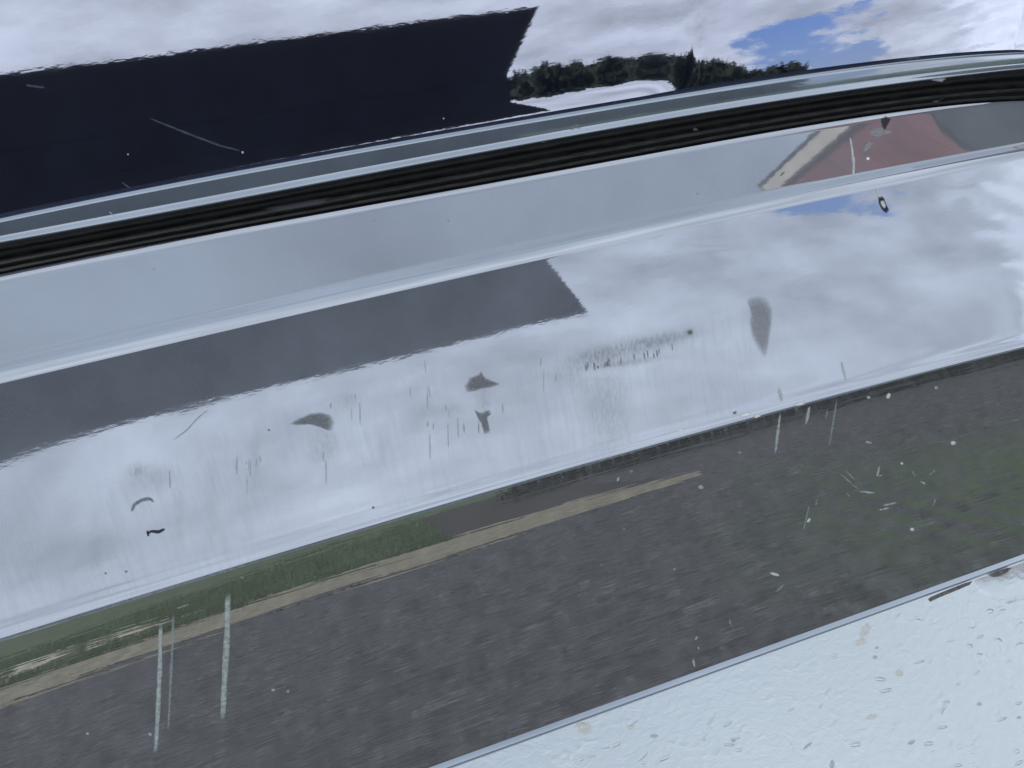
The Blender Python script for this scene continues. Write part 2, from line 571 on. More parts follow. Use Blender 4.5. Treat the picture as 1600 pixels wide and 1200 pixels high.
# apron
VA = np.linspace(0, 1, 110)
t_ap = 22.8 + 2.6 * (1 - sm(VA, 0.02, 0.22))
def prof_apron(x):
    a, b = float(Zc2(x)), float(Zb1(x))
    return integrate(t_ap, 0.1714, (YC['c2'], a), (YC['b1'], b))
apron, ap_v, apn = loft('apron', prof_apron, M['apron'], car)

# step below the apron: narrow raised lip, then the pitted ledge, rolled under at its front edge
def mat_ledge():
    t = NT('pitted_ledge')
    uv = t.uv()
    a = t.noise(uv, 1.0, 4, 0.6, (120, 190, 1), (0, 0, 0.5), 0.8)
    wp = t.node('ShaderNodeTexNoise', {'Vector': uv, 'Scale': 70.0, 'Detail': 3.0})
    wv = t.node('ShaderNodeVectorMath', {0: wp.outputs['Color']}, operation='SCALE')
    wv.inputs['Scale'].default_value = 0.022
    wu = t.node('ShaderNodeVectorMath', {0: uv, 1: wv.outputs[0]}, operation='ADD').outputs[0]
    mpv = t.node('ShaderNodeMapping', {0: wu})
    mpv.inputs['Scale'].default_value = (60, 130, 1)
    mpv.inputs['Rotation'].default_value = (0, 0, 0.35)
    b = t.node('ShaderNodeTexVoronoi', {'Vector': mpv.outputs[0], 'Scale': 1.0, 'Randomness': 1.0}).outputs['Distance']
    big = t.noise(uv, 16, 4, 0.6)
    pit = t.math('MULTIPLY', t.rng(b, 0.0, 0.42, 1.0, 0.0, True), t.rng(big, 0.42, 0.6))
    nor = t.bump(a, 4e-4)
    nor = t.bump(pit, 3.2e-4, 1.0, nor)
    met = t.pbr(**{'Base Color': rgba(0.86, 0.91, 0.95), 'Metallic': 1.0, 'Roughness': 0.12, 'Normal': nor})
    bl = t.rng(t.noise(uv, 42, 5, 0.65), 0.66, 0.76)
    c = t.mixc(bl, rgba(0.62, 0.70, 0.77), rgba(0.55, 0.52, 0.45))
    dust = t.pbr(**{'Base Color': c, 'Roughness': 0.5, 'Normal': nor})
    return t.done(t.mixs(0.5, met, dust))
M['ledge'] = mat_ledge()
t_le = np.concatenate([np.full(10, 66.0), np.full(20, 66.0), np.linspace(66, -60, 30)])
LW = np.linspace(0, 1, 60)
def prof_lip(x):
    z = float(Zb1(x))
    y = YC['b1']
    return np.array([(y + 0.001, z + 0.001), (y - 0.0004, z), (y - 0.0022, z - 0.0009), (y - 0.0028, z - 0.0014), (y - 0.0031, z - 0.0022), (y - 0.0032, z - 0.0045)])
lip, lv, ln = loft('ledge_lip', prof_lip, M['trim'], car)
def prof_ledge(x):
    z = float(Zb1(x)) - 0.0034
    y = YC['b1'] - 0.0029
    a = np.radians(57.0)
    P = [(y, z)]
    for k in range(1, 14):
        s = 0.17 * k / 13
        P.append((y - s * math.sin(a), z - s * math.cos(a)))
    cy, cz = P[-1]
    R_ = 0.018
    for k in range(1, 15):
        th = a - (a + 1.2) * k / 14
        cy -= math.sin(th) * R_ * 1.9 / 14
        cz -= math.cos(th) * R_ * 1.9 / 14
        P.append((cy, cz))
    return np.array(P)
ledge, ev, en = loft('ledge', prof_ledge, M['ledge'], car)

# ends of the bumper: the section closed back to the body
def end_cap(x, flip):
    sec = np.vstack([prof_flange(min(x, 0.498))[::4] if x < 0 else prof_face(x)[:1], prof_face(x)[1::6], prof_apron(x)[1::12], prof_ledge(x)[1:]])
    back = YC['T1'] + 0.006
    V = [(x, p[0], p[1]) for p in sec] + [(x, back, sec[-1, 1]), (x, back, sec[0, 1])]
    F = [tuple(range(len(V)))]
    if flip:
        F = [f[::-1] for f in F]
    return new_obj('end_cap', place(V), F, M['trim'], car, smooth=False, uvs=[(v_[1], v_[2]) for v_ in V])
end_cap(float(XS[-1]), True)
end_cap(float(XS[0]), False)

# -- trim and seal swept along their paths
def sweep(name, prof, mat):
    """prof(k) -> list of (x,y,z) camera relative for station k"""
    V, UVs = [], []
    s = 0
    for k in range(len(pS)):
        p = np.array(prof(k))
        if k:
            s += float(np.hypot(*(pT2[k] - pT2[k - 1])))
        w = np.concatenate([[0], np.cumsum(np.linalg.norm(np.diff(p, axis=0), axis=1))])
        V.append(p)
        UVs.append(np.stack([np.full(len(p), s), -w], 1))
    n = len(V[0])
    return new_obj(name, place(np.vstack(V)), grid_faces(len(pS), n), mat, car, uvs=np.vstack(UVs))

wT = np.linspace(0, 1, 44)
tT = np.interp(wT, [0, 0.03, 0.07, 0.12, 0.17, 0.68, 0.74, 0.80, 0.92, 0.97, 1.0], [80, 66, 48, 34, 16, 14.0, 30, 38, 34, 5, -30])
DZT = float(P_T1[2] - P_T2[2])
PT = integrate(tT, float(np.hypot(DZT, YC['T1'] - YC['T2'])) * 1.03, (0, 0), (YC['T2'] - YC['T1'], -DZT))      # (dy, dz) from T1 down to T2
PTw = -PT[:, 1] / DZT
def prof_trim(k):
    a, b = pT1[k], pT2[k]
    k_ = float(np.hypot(*(a - b))) / DZT
    out = []
    for (dy, dz), w in zip(PT, PTw):
        out.append((a[0] + (b[0] - a[0]) * w, YC['T2'] + (dy - PT[-1, 0]) * k_, a[1] + (b[1] - a[1]) * w))
    return out
trim = sweep('trim_strip', prof_trim, M['trim'])

def mat_rubber():
    t = NT('black_rubber')
    uv = t.uv()
    a = t.noise(uv, 260, 5, 0.7, (0.3, 1, 1))
    c = t.mixc(t.rng(a, 0.45, 0.75), rgba(0.008, 0.008, 0.009), rgba(0.035, 0.034, 0.030))
    return t.done(t.pbr(**{'Base Color': c, 'Roughness': t.rng(a, 0.3, 0.7, 0.42, 0.65), 'Specular IOR Level': 0.4, 'Normal': t.bump(a, 4e-5)}))
M['rubber'] = mat_rubber()
SEAL = [(-0.03, 0.010), (0.03, 0.0040), (0.10, 0.0022), (0.17, 0.0030), (0.20, 0.0055), (0.24, 0.0058), (0.27, 0.0030), (0.36, 0.0022), (0.40, 0.0034),
        (0.42, 0.0100), (0.70, 0.0105), (0.72, 0.0060), (0.78, 0.0034), (0.90, 0.0026), (0.98, 0.0030), (1.03, 0.009)]
def prof_seal(k):
    a, b = pT2[k], pS[k]
    out = []
    for w, d in reversed(SEAL):
        out.append((b[0] + (a[0] - b[0]) * w, YC['S'] + (YC['T2'] - YC['S']) * w + d * 0.9, b[1] + (a[1] - b[1]) * w - d * 0.45))
    return out
seal = sweep('rubber_seal', prof_seal, M['rubber'])

# -- body panel behind everything: nearly upright, hollowed a little just above the trim
def mat_paint():
    t = NT('navy_gloss_paint')
    uv = t.uv()
    h = t.noise(uv, 300, 2, 0.5, (0.5, 1, 1))
    nor = t.bump(h, 4.2e-6)
    nor = t.bump(t.noise(uv, 1300, 2, 0.5, (0.25, 1, 1)), 8e-7, 1.0, nor)
    base = t.pbr(**{'Base Color': rgba(0.003, 0.009, 0.060), 'Roughness': 0.4})
    gl = t.pbr(**{'Base Color': rgba(0.86, 0.88, 0.99), 'Metallic': 1.0, 'Roughness': 0.02, 'Normal': nor})
    dust = t.pbr(**{'Base Color': rgba(0.10, 0.14, 0.26), 'Roughness': 0.8})
    d = t.rng(t.noise(uv, 22, 6, 0.7), 0.42, 0.8, 0.0, 0.06)
    return t.done(t.mixs(d, t.mixs(0.82, base, gl), dust))
M['paint'] = mat_paint()
HP = np.concatenate([np.linspace(-0.42, -0.004, 14), np.linspace(0.0, 0.03, 46), np.linspace(0.034, 0.50, 40)])   # height above the trim line, along the surface
def prof_panel(k_x):
    zt = float(np.interp(min(k_x, 0.44), pT1[:95, 0], pT1[:95, 1]))
    y, z = YC['T1'] + 0.004, zt - 0.006
    hs = HP
    t = 15.0 + PANEL_T(hs, k_x)
    a = np.radians(t)
    # integrate upward from h=0
    i0 = int(np.argmin(np.abs(hs)))
    Y = np.zeros(len(hs))
    Z = np.zeros(len(hs))
    for i in range(i0 + 1, len(hs)):
        d = hs[i] - hs[i - 1]
        Y[i] = Y[i - 1] + math.sin(a[i]) * d
        Z[i] = Z[i - 1] + math.cos(a[i]) * d
    for i in range(i0 - 1, -1, -1):
        d = hs[i + 1] - hs[i]
        Y[i] = Y[i + 1]
        Z[i] = Z[i + 1] - d
    return np.stack([Y + y, Z + z], 1)[::-1]
def PANEL_T(h, x):
    return np.where(h >= 0, 4.15 * (1 - sm(h, 0.003, 0.018)), 0) * (1 - sm(x, 0.185, 0.225))
xs_p = np.concatenate([XS[:-1], np.linspace(XR, 1.3, 30)])
panel, pv, pn = loft('body_panel', prof_panel, M['paint'], car, xs_p)

# ------------------------------------------------------------------ helper: shoot a photo pixel onto a part
def bvh(o):
    me = o.data
    return BVHTree.FromPolygons([Vector(np.array(v.co) + CO) for v in me.vertices], [tuple(p.vertices) for p in me.polygons])
TREES = {n: bvh(o) for n, o in (('flange', flange), ('face', face), ('apron', apron), ('panel', panel), ('ledge', ledge), ('trim', trim), ('seal', seal), ('lip', lip))}
def shoot(part, x, y):
    d = Vector(ray(x, y))
    loc, nor, i, dist = TREES[part].ray_cast(Vector(CAM), d)
    if loc is None:
        return None
    if nor.dot(d) > 0:
        nor = -nor
    return loc, nor
#DEBUG

# ------------------------------------------------------------------ marks on the metal and paint
def mark_mat(name, c, rough, opac, scale=900.0, lo=0.3, hi=0.6, metallic=0.0):
    t = NT(name)
    o = t.obj()
    a = t.node('ShaderNodeAttribute', attribute_name='fade').outputs['Fac']
    n = t.noise(o, scale, 4, 0.65)
    f = t.math('MULTIPLY', t.math('MULTIPLY', a, t.rng(n, lo, hi, 0.35, 1.0)), opac, True)
    sh = t.pbr(**{'Base Color': t.mixc(n, rgba(*[v * 0.75 for v in c]), rgba(*[v * 1.25 for v in c])), 'Roughness': rough, 'Metallic': metallic})
    tr = t.node('ShaderNodeBsdfTransparent').outputs[0]
    return t.done(t.mixs(f, tr, sh))
MK = dict(grime=mark_mat('grime', (0.19, 0.20, 0.22), 0.5, 0.9, 1300, 0.32, 0.58),
          light_grime=mark_mat('light_grime', (0.33, 0.35, 0.38), 0.5, 0.65, 700, 0.2, 0.55),
          haze=mark_mat('hazy_scratch', (0.34, 0.36, 0.40), 0.5, 0.4, 700, 0.2, 0.55),
          dark=mark_mat('dark_chip_and_shade', (0.025, 0.027, 0.032), 0.5, 1.0, 500, 0.1, 0.3),
          drip=mark_mat('mineral_drip', (0.56, 0.64, 0.64), 0.6, 0.9, 420, 0.25, 0.62),
          faint=mark_mat('faint_drip', (0.42, 0.50, 0.50), 0.6, 0.55, 600, 0.2, 0.6),
          white=mark_mat('white_chip', (0.78, 0.82, 0.84), 0.5, 1.0, 500, 0.1, 0.3),
          tan=mark_mat('rust_bloom', (0.62, 0.54, 0.40), 0.7, 0.35, 400, 0.35, 0.65),
          scuff=mark_mat('paint_scuff', (0.30, 0.34, 0.42), 0.6, 0.35, 900, 0.35, 0.65))
PART = {'flange': flange, 'face': face, 'apron': apron, 'panel': panel, 'ledge': ledge, 'trim': trim, 'seal': seal, 'lip': lip}
LIFT = 0.00018

def surf(part, x, y, lift=LIFT):
    h = shoot(part, x, y)
    if h is None:
        return None
    return np.array(h[0] + h[1] * lift) - CO

def blot(part, name, outline, mat, label=None, rough=0.0, lift=LIFT):
    """flat stain: outline in photo pixels, laid on the surface"""
    P = np.array(outline, float)
    # resample to 28 points
    L = np.vstack([P, P[:1]])
    s = np.concatenate([[0], np.cumsum(np.hypot(*np.diff(L, axis=0).T))])
    u = np.linspace(0, s[-1], 29)[:-1]
    Q = np.stack([np.interp(u, s, L[:, 0]), np.interp(u, s, L[:, 1])], 1)
    c = Q.mean(0)
    V, A = [surf(part, *c, lift)], [1.0]
    if V[0] is None:
        return None
    rr = [0.45, 0.72, 0.90, 1.12]
    ff = [1.0, 0.95, 0.6, 0.0]
    n = len(Q)
    for r, f in zip(rr, ff):
        for k in range(n):
            j = 1 + rough * (random.random() - 0.5) * r
            p = surf(part, *(c + (Q[k] - c) * r * j), lift)
            if p is None:
                p = V[0]
            V.append(p)
            A.append(f)
    F = [(0, 1 + (k + 1) % n, 1 + k) for k in range(n)]
    for q in range(len(rr) - 1):
        b0, b1_ = 1 + q * n, 1 + (q + 1) * n
        for k in range(n):
            F.append((b0 + k, b0 + (k + 1) % n, b1_ + (k + 1) % n, b1_ + k))
    o = new_obj(name, V, F, MK[mat], PART[part], attrs={'fade': A})
    o.matrix_parent_inverse = Matrix.Identity(4)
    if label:
        o['label'] = label
    return o

def ell(cx, cy, a, b, rot=0, n=20):
    r = D2R(rot)
    return [(cx + a * math.cos(t) * math.cos(r) - b * math.sin(t) * math.sin(r), cy + a * math.cos(t) * math.sin(r) + b * math.sin(t) * math.cos(r))
            for t in np.linspace(0, 2 * math.pi, n, endpoint=False)]

def streak(part, name, pts, w, mat, taper=0.5, label=None, lift=LIFT, segs=14):
    """narrow run or scratch along a line of photo pixels, w = half width in px"""
    P = np.array(pts, float)
    s = np.concatenate([[0], np.cumsum(np.hypot(*np.diff(P, axis=0).T))])
    u = np.linspace(0, s[-1], segs)
    Q = np.stack([np.interp(u, s, P[:, 0]), np.interp(u, s, P[:, 1])], 1)
    V, A = [], []
    for k in range(segs):
        d = Q[min(k + 1, segs - 1)] - Q[max(k - 1, 0)]
        d = d / (np.hypot(*d) + 1e-9)
        nrm_ = np.array([-d[1], d[0]])
        v_ = k / (segs - 1)
        ww = w * (1 - taper * (1 - math.sin(math.pi * min(0.97, max(0.05, v_)))) ) * (1 + 0.35 * (random.random() - 0.5))
        e = 1.0 if 0 < k < segs - 1 else 0.0
        for q, f in ((-1, 0.0), (-0.6, 0.8), (0, 1.0), (0.6, 0.8), (1, 0.0)):
            p = surf(part, *(Q[k] + nrm_ * ww * q), lift)
            if p is None:
                return None
            V.append(p)
            A.append(f * e)
    o = new_obj(name, V, grid_faces(segs, 5), MK[mat], PART[part], attrs={'fade': A})
    if label:
        o['label'] = label
    return o

# bumper face
blot('face', 'stain', [(454, 662), (468, 654), (484, 647), (503, 645), (516, 650), (520, 662), (516, 674), (502, 668), (484, 663), (466, 664)], 'grime', 'dark comma-shaped stain', 0.08)
blot('face', 'stain', [(728, 602), (736, 590), (748, 586), (752, 581), (757, 590), (768, 595), (780, 600), (766, 605), (752, 607), (738, 612), (730, 610)], 'grime', 'dark pointed stain', 0.12)
blot('face', 'stain', [(741, 640), (750, 646), (764, 641), (768, 646), (761, 652), (766, 674), (757, 678), (752, 662), (746, 652)], 'grime', 'dark hooked stain', 0.12)
blot('face', 'stain', [(1168, 470), (1180, 464), (1196, 468), (1205, 480), (1206, 500), (1202, 530), (1196, 556), (1188, 548), (1178, 530), (1172, 512), (1174, 490)], 'light_grime', 'grey drop-shaped stain', 0.10)
streak('face', 'scratch', [(205, 800), (210, 788), (222, 781), (234, 779), (241, 785)], 3.4, 'grime')
streak('face', 'scratch', [(230, 834), (236, 830), (248, 831), (258, 826)], 3.2, 'dark')
streak('face', 'scratch', [(230, 829), (232, 838)], 2.4, 'dark')
streak('face', 'scratch', [(270, 688), (292, 672), (310, 652), (326, 640)], 1.3, 'light_grime')
blot('face', 'chip', [(1372, 308), (1380, 307), (1384, 318), (1389, 328), (1384, 333), (1377, 326), (1373, 318)], 'dark', 'dark chip with pale centre', 0.1)
blot('face', 'chip', [(1375, 314), (1380, 313), (1384, 322), (1381, 326), (1376, 320)], 'white', None, 0.1, 0.0003)
streak('face', 'scratch', [(1369, 294), (1373, 306)], 2.0, 'white')
for (x, y, r) in ((165, 896, 2), (197, 893, 2.2), (583, 793, 2.4), (420, 672, 2), (1078, 519, 4), (1200, 501, 2.5), (1202, 498, 2)):
    blot('face', 'speck', ell(x, y, r, r * 0.85), 'white' if x > 1100 else 'grime', None, 0.3)
for k in range(22):
    x = random.uniform(905, 1055)
    y = 577 - (x - 912) * 0.2 + random.uniform(-5, 4)
    streak('face', 'scratch', [(x, y - random.uniform(3, 10)), (x + 1, y + 3)], random.uniform(1.0, 1.8), random.choice(['grime', 'light_grime', 'light_grime']), segs=6)
for k in range(34):
    x, y = random.choice([(540, 622), (510, 700), (755, 650), (402, 720), (235, 750), (640, 600), (870, 585), (690, 660)])
    x += random.gauss(0, 18)
    y += random.gauss(0, 14)
    streak('face', 'scratch', [(x, y), (x + random.uniform(-1, 2), y + random.uniform(8, 40))], random.uniform(0.8, 1.8), 'haze')

# upper flange
streak('flange', 'scratch', [(1328, 214), (1331, 232), (1334, 256), (1333, 276)], 2.6, 'drip')
blot('flange', 'speck', ell(1356, 248, 2.6, 2.4), 'white')
streak('flange', 'scratch', [(1219, 275), (1226, 268)], 1.8, 'grime')
blot('flange', 'chip', [(1357, 208), (1366, 200), (1378, 199), (1384, 204), (1394, 203), (1393, 208), (1380, 212), (1370, 216), (1360, 213)], 'light_grime', 'pale flaked patch', 0.3)
blot('flange', 'chip', [(1348, 236), (1352, 226), (1360, 221), (1366, 224), (1360, 231), (1352, 238)], 'light_grime', 'small pale flake', 0.3)
blot('flange', 'chip', [(1376, 186), (1384, 182), (1392, 186), (1388, 192), (1382, 204), (1378, 196)], 'dark', 'dark crack at the seal', 0.2)
for (x, y) in ((240, 420), (700, 345), (1090, 302), (585, 345)):
    blot('flange', 'speck', ell(x, y, 1.8, 1.6), 'light_grime')

# apron: drips, scratches and specks
streak('apron', 'drip_mark', [(251, 972), (250, 1040), (247, 1110), (243, 1178)], 4.2, 'drip', 0.25, 'pale dried drip')
streak('apron', 'drip_mark', [(271, 958), (269, 1020), (266, 1080), (263, 1142)], 2.8, 'faint', 0.25, 'faint thin dried drip')
streak('apron', 'drip_mark', [(356, 927), (355, 990), (351, 1060), (348, 1126)], 5.4, 'drip', 0.25, 'broad pale dried drip')
for a, b, w, m in (((1219, 645), (1211, 711), 2.6, 'drip'), ((1265, 634), (1259, 664), 2.6, 'drip'), ((1278, 628), (1273, 657), 3.4, 'drip'),
                   ((1308, 622), (1295, 700), 1.8, 'faint'), ((1293, 640), (1290, 655), 1.6, 'faint'), ((1390, 614), (1386, 623), 3.2, 'white'),
                   ((964, 752), (967, 745), 2.0, 'drip'), ((1265, 787), (1255, 830), 1.5, 'faint'), ((1277, 780), (1274, 790), 1.6, 'faint'),
                   ((1203, 895), (1218, 899), 2.6, 'white'), ((1261, 816), (1266, 810), 2.6, 'white'), ((1086, 1000), (1090, 994), 2.0, 'drip'),
                   ((1083, 1028), (1085, 1043), 2.0, 'drip'), ((1090, 1012), (1093, 1013), 2.0, 'drip'), ((1310, 738), (1345, 768), 1.3, 'faint'),
                   ((1320, 734), (1338, 752), 1.2, 'faint'), ((1374, 728), (1370, 745), 2.0, 'drip'), ((1371, 744), (1379, 742), 1.8, 'faint'),
                   ((1373, 797), (1390, 793), 1.6, 'drip'), ((1378, 790), (1402, 785), 1.6, 'drip'), ((1342, 768), (1368, 770), 1.8, 'drip'),
                   ((1352, 690), (1362, 692), 2.2, 'drip'), ((1328, 776), (1322, 770), 1.6, 'faint'), ((1462, 778), (1458, 790), 1.8, 'faint'),
                   ((1212, 925), (1226, 912), 2.0, 'faint'), ((1140, 967), (1142, 978), 1.6, 'faint'), ((1438, 752), (1446, 756), 2.0, 'drip'),
                   ((275, 951), (295, 944), 1.8, 'faint'), ((1425, 735), (1430, 745), 1.4, 'faint'), ((1452, 742), (1462, 734), 1.6, 'faint')):
    streak('apron', 'scratch', [a, b], w, m, segs=8)
for (x, y, r, m) in ((1489, 692, 4, 'white'), (1425, 827, 3.2, 'white'), (1409, 724, 2.2, 'white'), (378, 902, 3, 'light_grime'), (376, 952, 2.5, 'faint'), (346, 891, 2.5, 'faint'),
                     (235, 1147, 3, 'drip'), (137, 1146, 2.5, 'drip'), (427, 1078, 3, 'drip'), (450, 1080, 2.5, 'drip'), (1156, 707, 3, 'faint'), (986, 736, 3, 'light_grime'),
                     (1095, 761, 4, 'drip'), (940, 883, 2, 'faint'), (975, 826, 2, 'faint'), (1054, 889, 2.5, 'faint'), (1357, 621, 3, 'drip'), (1463, 606, 3, 'drip')):
    blot('apron', 'speck', ell(x, y, r, r * 0.8), m, None, 0.3)
# where the plating is chipped along the crease
for (x, y, a, b, m) in ((1148, 651, 3.4, 2.4, 'grime'), (1165, 654, 9, 2.5, 'white'), (1183, 656, 6, 2.5, 'white'), (1250, 637, 9, 2.5, 'white'), (1219, 622, 3, 10, 'drip'),
                        (1318, 585, 2, 14, 'drip'), (1062, 678, 8, 2, 'white')):
    blot('face', 'chip', ell(x, y - 6, a, b, -14), m, None, 0.5)

# painted panel
streak('panel', 'scratch', [(232, 184), (262, 196), (305, 213), (345, 228), (378, 236)], 2.2, 'scuff')
streak('panel', 'scratch', [(190, 284), (205, 296)], 1.6, 'scuff')
streak('panel', 'scratch', [(40, 133), (70, 137)], 2.5, 'scuff')
for (x, y, r) in ((200, 241, 1.3), (379, 238, 1.8), (693, 185, 1.2)):
    blot('panel', 'speck', ell(x, y, r, r), 'white')

# seal: dark slot, its shade painted as a flat patch; caught grit
blot('seal', 'notch_shade', [(415, 325), (430, 319), (518, 308), (520, 314), (500, 320), (420, 333)], 'dark', 'slot with its shade painted as a dark patch on the seal', 0.0, 0.0008)
blot('seal', 'grit', [(1450, 124), (1456, 121), (1472, 120), (1478, 124), (1470, 128), (1456, 127)], 'white', 'pale grit caught in the seal', 0.2, 0.0005)
blot('seal', 'grit', [(1456, 160), (1464, 156), (1472, 153), (1468, 159), (1460, 161)], 'light_grime', None, 0.2, 0.0005)
for (x, y) in ((848, 222), (1086, 250 - 47), (1578, 108)):
    blot('seal', 'grit', ell(x, y, 4, 2.4), 'light_grime', None, 0.4, 0.0005)
streak('trim', 'scuff', [(890, 202), (900, 196), (908, 199)], 5, 'light_grime', segs=8)
streak('trim', 'scratch', [(170, 330), (178, 337)], 1.5, 'drip', segs=6)

# ledge: rust bloom, specks, dark reflections painted below the lip and the rounded end fairing
for (x, y, a, b) in ((913, 1137, 14, 10), (1352, 985, 8, 12), (1345, 1003, 10, 6), (1405, 1052, 7, 6), (1362, 1120, 9, 4), (985, 1135, 6, 5)):
    blot('ledge', 'rust_bloom', ell(x, y, a, b, random.uniform(-30, 30)), 'tan', None, 0.5)
for (x, y, a, b) in ((1367, 1027, 5, 4), (1370, 1012, 4, 3), (1424, 1160, 8, 4), (1530, 1100, 5, 4), (1592, 1121, 5, 3), (1146, 1157, 5, 4), (1300, 1195, 5, 10), (1022, 1150, 8, 4), (1262, 1165, 12, 3)):
    blot('ledge', 'pit', ell(x, y, a * 0.8, b * 0.8, random.uniform(-40, 10)), 'haze', None, 0.6)
def nub(x, y, a, b, rot):
    h = shoot('ledge', x, y)
    if h is None:
        return
    V = []
    out = ell(x, y, a, b, rot, 14)
    for r, hh in ((1.0, -0.0001), (0.75, 0.00018), (0.35, 0.0003)):
        for q in out:
            p = surf('ledge', x + (q[0] - x) * r, y + (q[1] - y) * r, hh * (a / 9))
            if p is None:
                return
            V.append(p)
    n = 14
    V.append(surf('ledge', x, y, 0.00032 * (a / 9)))
    F = [(q * n + k, q * n + (k + 1) % n, (q + 1) * n + (k + 1) % n, (q + 1) * n + k) for q in range(2) for k in range(n)]
    F += [(2 * n + k, 2 * n + (k + 1) % n, 3 * n) for k in range(n)]
    new_obj('blister', V, F, M['ledge'], ledge, uvs=[(v_[0], v_[1]) for v_ in V])
R2 = random.Random(5)
for k in range(34):
    x = R2.uniform(900, 1600)
    lim = 1150 - (x - 800) * 0.352 + 45
    y = lim + (1200 - lim) * R2.random() ** 0.7
    if y < 1198:
        nub(x, y, R2.uniform(4, 12), R2.uniform(2, 4.5), R2.uniform(-45, 10))

M['painted_slot'] = simple('dark_reflection', (0.10, 0.095, 0.10), 0.4, 0.6, 400)  # dark reflections under the lip, painted as flat brownish patches
def patch(part, name, outline, mat, lift):
    V = [surf(part, x, y, lift) for x, y in outline] + [surf(part, x, y, -0.001) for x, y in outline]
    if any(v_ is None for v_ in V):
        return
    n = len(outline)
    F = [tuple(range(n))] + [(k, (k + 1) % n, n + (k + 1) % n, n + k) for k in range(n)]
    return new_obj(name, V, F, mat, PART[part], smooth=False, uvs=[(v_[0], v_[1]) for v_ in V])
patch('ledge', 'painted_slot', [(1450, 936), (1456, 932), (1480, 922), (1505, 912), (1519, 908), (1514, 914), (1490, 924), (1468, 933), (1453, 940)], M['painted_slot'], 0.0004)
patch('ledge', 'painted_slot', [(1545, 898), (1558, 892), (1576, 887), (1570, 893), (1558, 900), (1548, 901)], M['painted_slot'], 0.0022)
for (x, y, l) in ((1306, 981, 15), (1333, 971, 9), (1352, 964, 8), (1376, 957, 8)):
    patch('ledge', 'painted_slot', [(x - l, y + l * 0.32), (x + l, y - l * 0.40), (x + l * 0.9, y + 3 - l * 0.36), (x - l * 0.8, y + 3 + l * 0.3)], M['painted_slot'], 0.0004)
# end fairing: a smooth teardrop rising out of the ledge towards the corner
def fairing():
    c0 = shoot('ledge', 1524, 917)[0]
    L, W = XR - 0.003 - c0.x, 0.011
    tdir = Vector((1, 0, 0))
    V, UVs = [], []
    nu, nv = 26, 13
    for i in range(nu):
        u = i / (nu - 1)
        x = c0.x + L * u ** 1.4
        half = W * (0.04 + 0.96 * min(1, (u * 3.2)) ** 0.5) * (1 + 0.5 * u)
        z0 = float(Zb1(x)) - 0.0034 + CAM[2]
        y0 = YC['b1'] - 0.0029
        for j in range(nv):
            w = j / (nv - 1)
            s = 0.0005 + half * 2 * w * 0.95
            a = D2R(57)
            hgt = 0.0018 * min(1, u * 3) ** 0.6 * math.sin(math.pi * w) ** 0.7 - 0.0002
            py = y0 - s * math.sin(a) - hgt * math.cos(a)
            pz = z0 - s * math.cos(a) + hgt * math.sin(a)
            V.append((x - CO[0], py - CO[1], pz))
            UVs.append((x, -s))
    return new_obj('end_fairing', V, grid_faces(nu, nv), M['ledge'], ledge, uvs=UVs)
fairing()

# ------------------------------------------------------------------ what the chrome mirrors: house, shed, trees, lawn
wood = simple('dark_timber', (0.020, 0.022, 0.028), 0.85, 0.3, 6.0, 0.01)
roofm = simple('dark_roof_felt', (0.005, 0.0065, 0.011), 0.9, 0.3, 3.0)
glassm = simple('house_window_glass', (0.005, 0.0065, 0.011), 0.9, 0.1, 1.0)
HL = (0.0, -15.0, 0.0)
house = empty('house', HL)
tag(house, 'long dark timber house with flat roof and raked fascia beyond the lawn', 'house')
def hbox(name, x0, x1, y0, y1, z0, z1, mat, parent=house):
    v_, f_ = box(x0, x1, y0 - HL[1], y1 - HL[1], z0, z1)
    return new_obj(name, v_, f_, mat, parent, smooth=False)
hbox('wall', -16.0, 4.85, -22.0, -15.1, 0.0, 2.35, wood)
# fascia: raked at its end
def fascia():
    pr = [(-16.6, 3.44), (5.72, 3.44), (4.80, 2.22), (-16.6, 2.22)]
    V = [(x, y + 15.0, z) for y in (-15.0, -22.4) for x, z in pr]
    F = [(0, 1, 2, 3), (7, 6, 5, 4)] + [(k, 4 + k, 4 + (k + 1) % 4, (k + 1) % 4) for k in range(4)]
    return new_obj('fascia', V, F, roofm, house, smooth=False)
fascia()
for k in range(16):
    x = -15.8 + k * 1.29
    hbox('board', x, x + 1.289, -15.1, -15.003, 0.05, 2.215, roofm)
for x in (-12.5, -8.0, -3.5):
    w_ = hbox('window', x, x + 1.6, -15.003, -14.995, 0.9, 1.95, roofm)
    hbox('pane', x + 0.08, x + 1.52, -14.995, -14.99, 0.98, 1.87, glassm, w_)
hbox('door', 1.0, 1.95, -15.003, -14.99, 0.1, 2.1, roofm)

# red shed beside the car
SX = 2.5
shed = empty('shed', (SX, 0.0, 0.0))
tag(shed, 'red boarded lean-to shed with pale trim and dark grey lower wall beside the vehicle', 'shed')
redm = simple('red_boards', (0.20, 0.050, 0.048), 0.8, 0.25, 5.0)
greym = simple('dark_lower_wall', (0.022, 0.022, 0.022), 0.85, 0.3, 4.0)
palem = simple('pale_trim', (0.62, 0.56, 0.48), 0.8, 0.15, 6.0)
ya, za, sl = -1.18, 3.56, 0.90
roof_z = lambda y: za - (y - ya) * sl
ZB = 2.50
def prism(name, pts, x0, x1, mat, parent):
    V = [(x - SX, y, z) for x in (x0, x1) for y, z in pts]
    n = len(pts)
    F = [tuple(range(n)), tuple(range(2 * n - 1, n - 1, -1))] + [(k, n + k, n + (k + 1) % n, (k + 1) % n) for k in range(n)]
    return new_obj(name, V, F, mat, parent, smooth=False)
ye = ya + (za - 1.3) / sl
yb = ya + (za - ZB) / sl
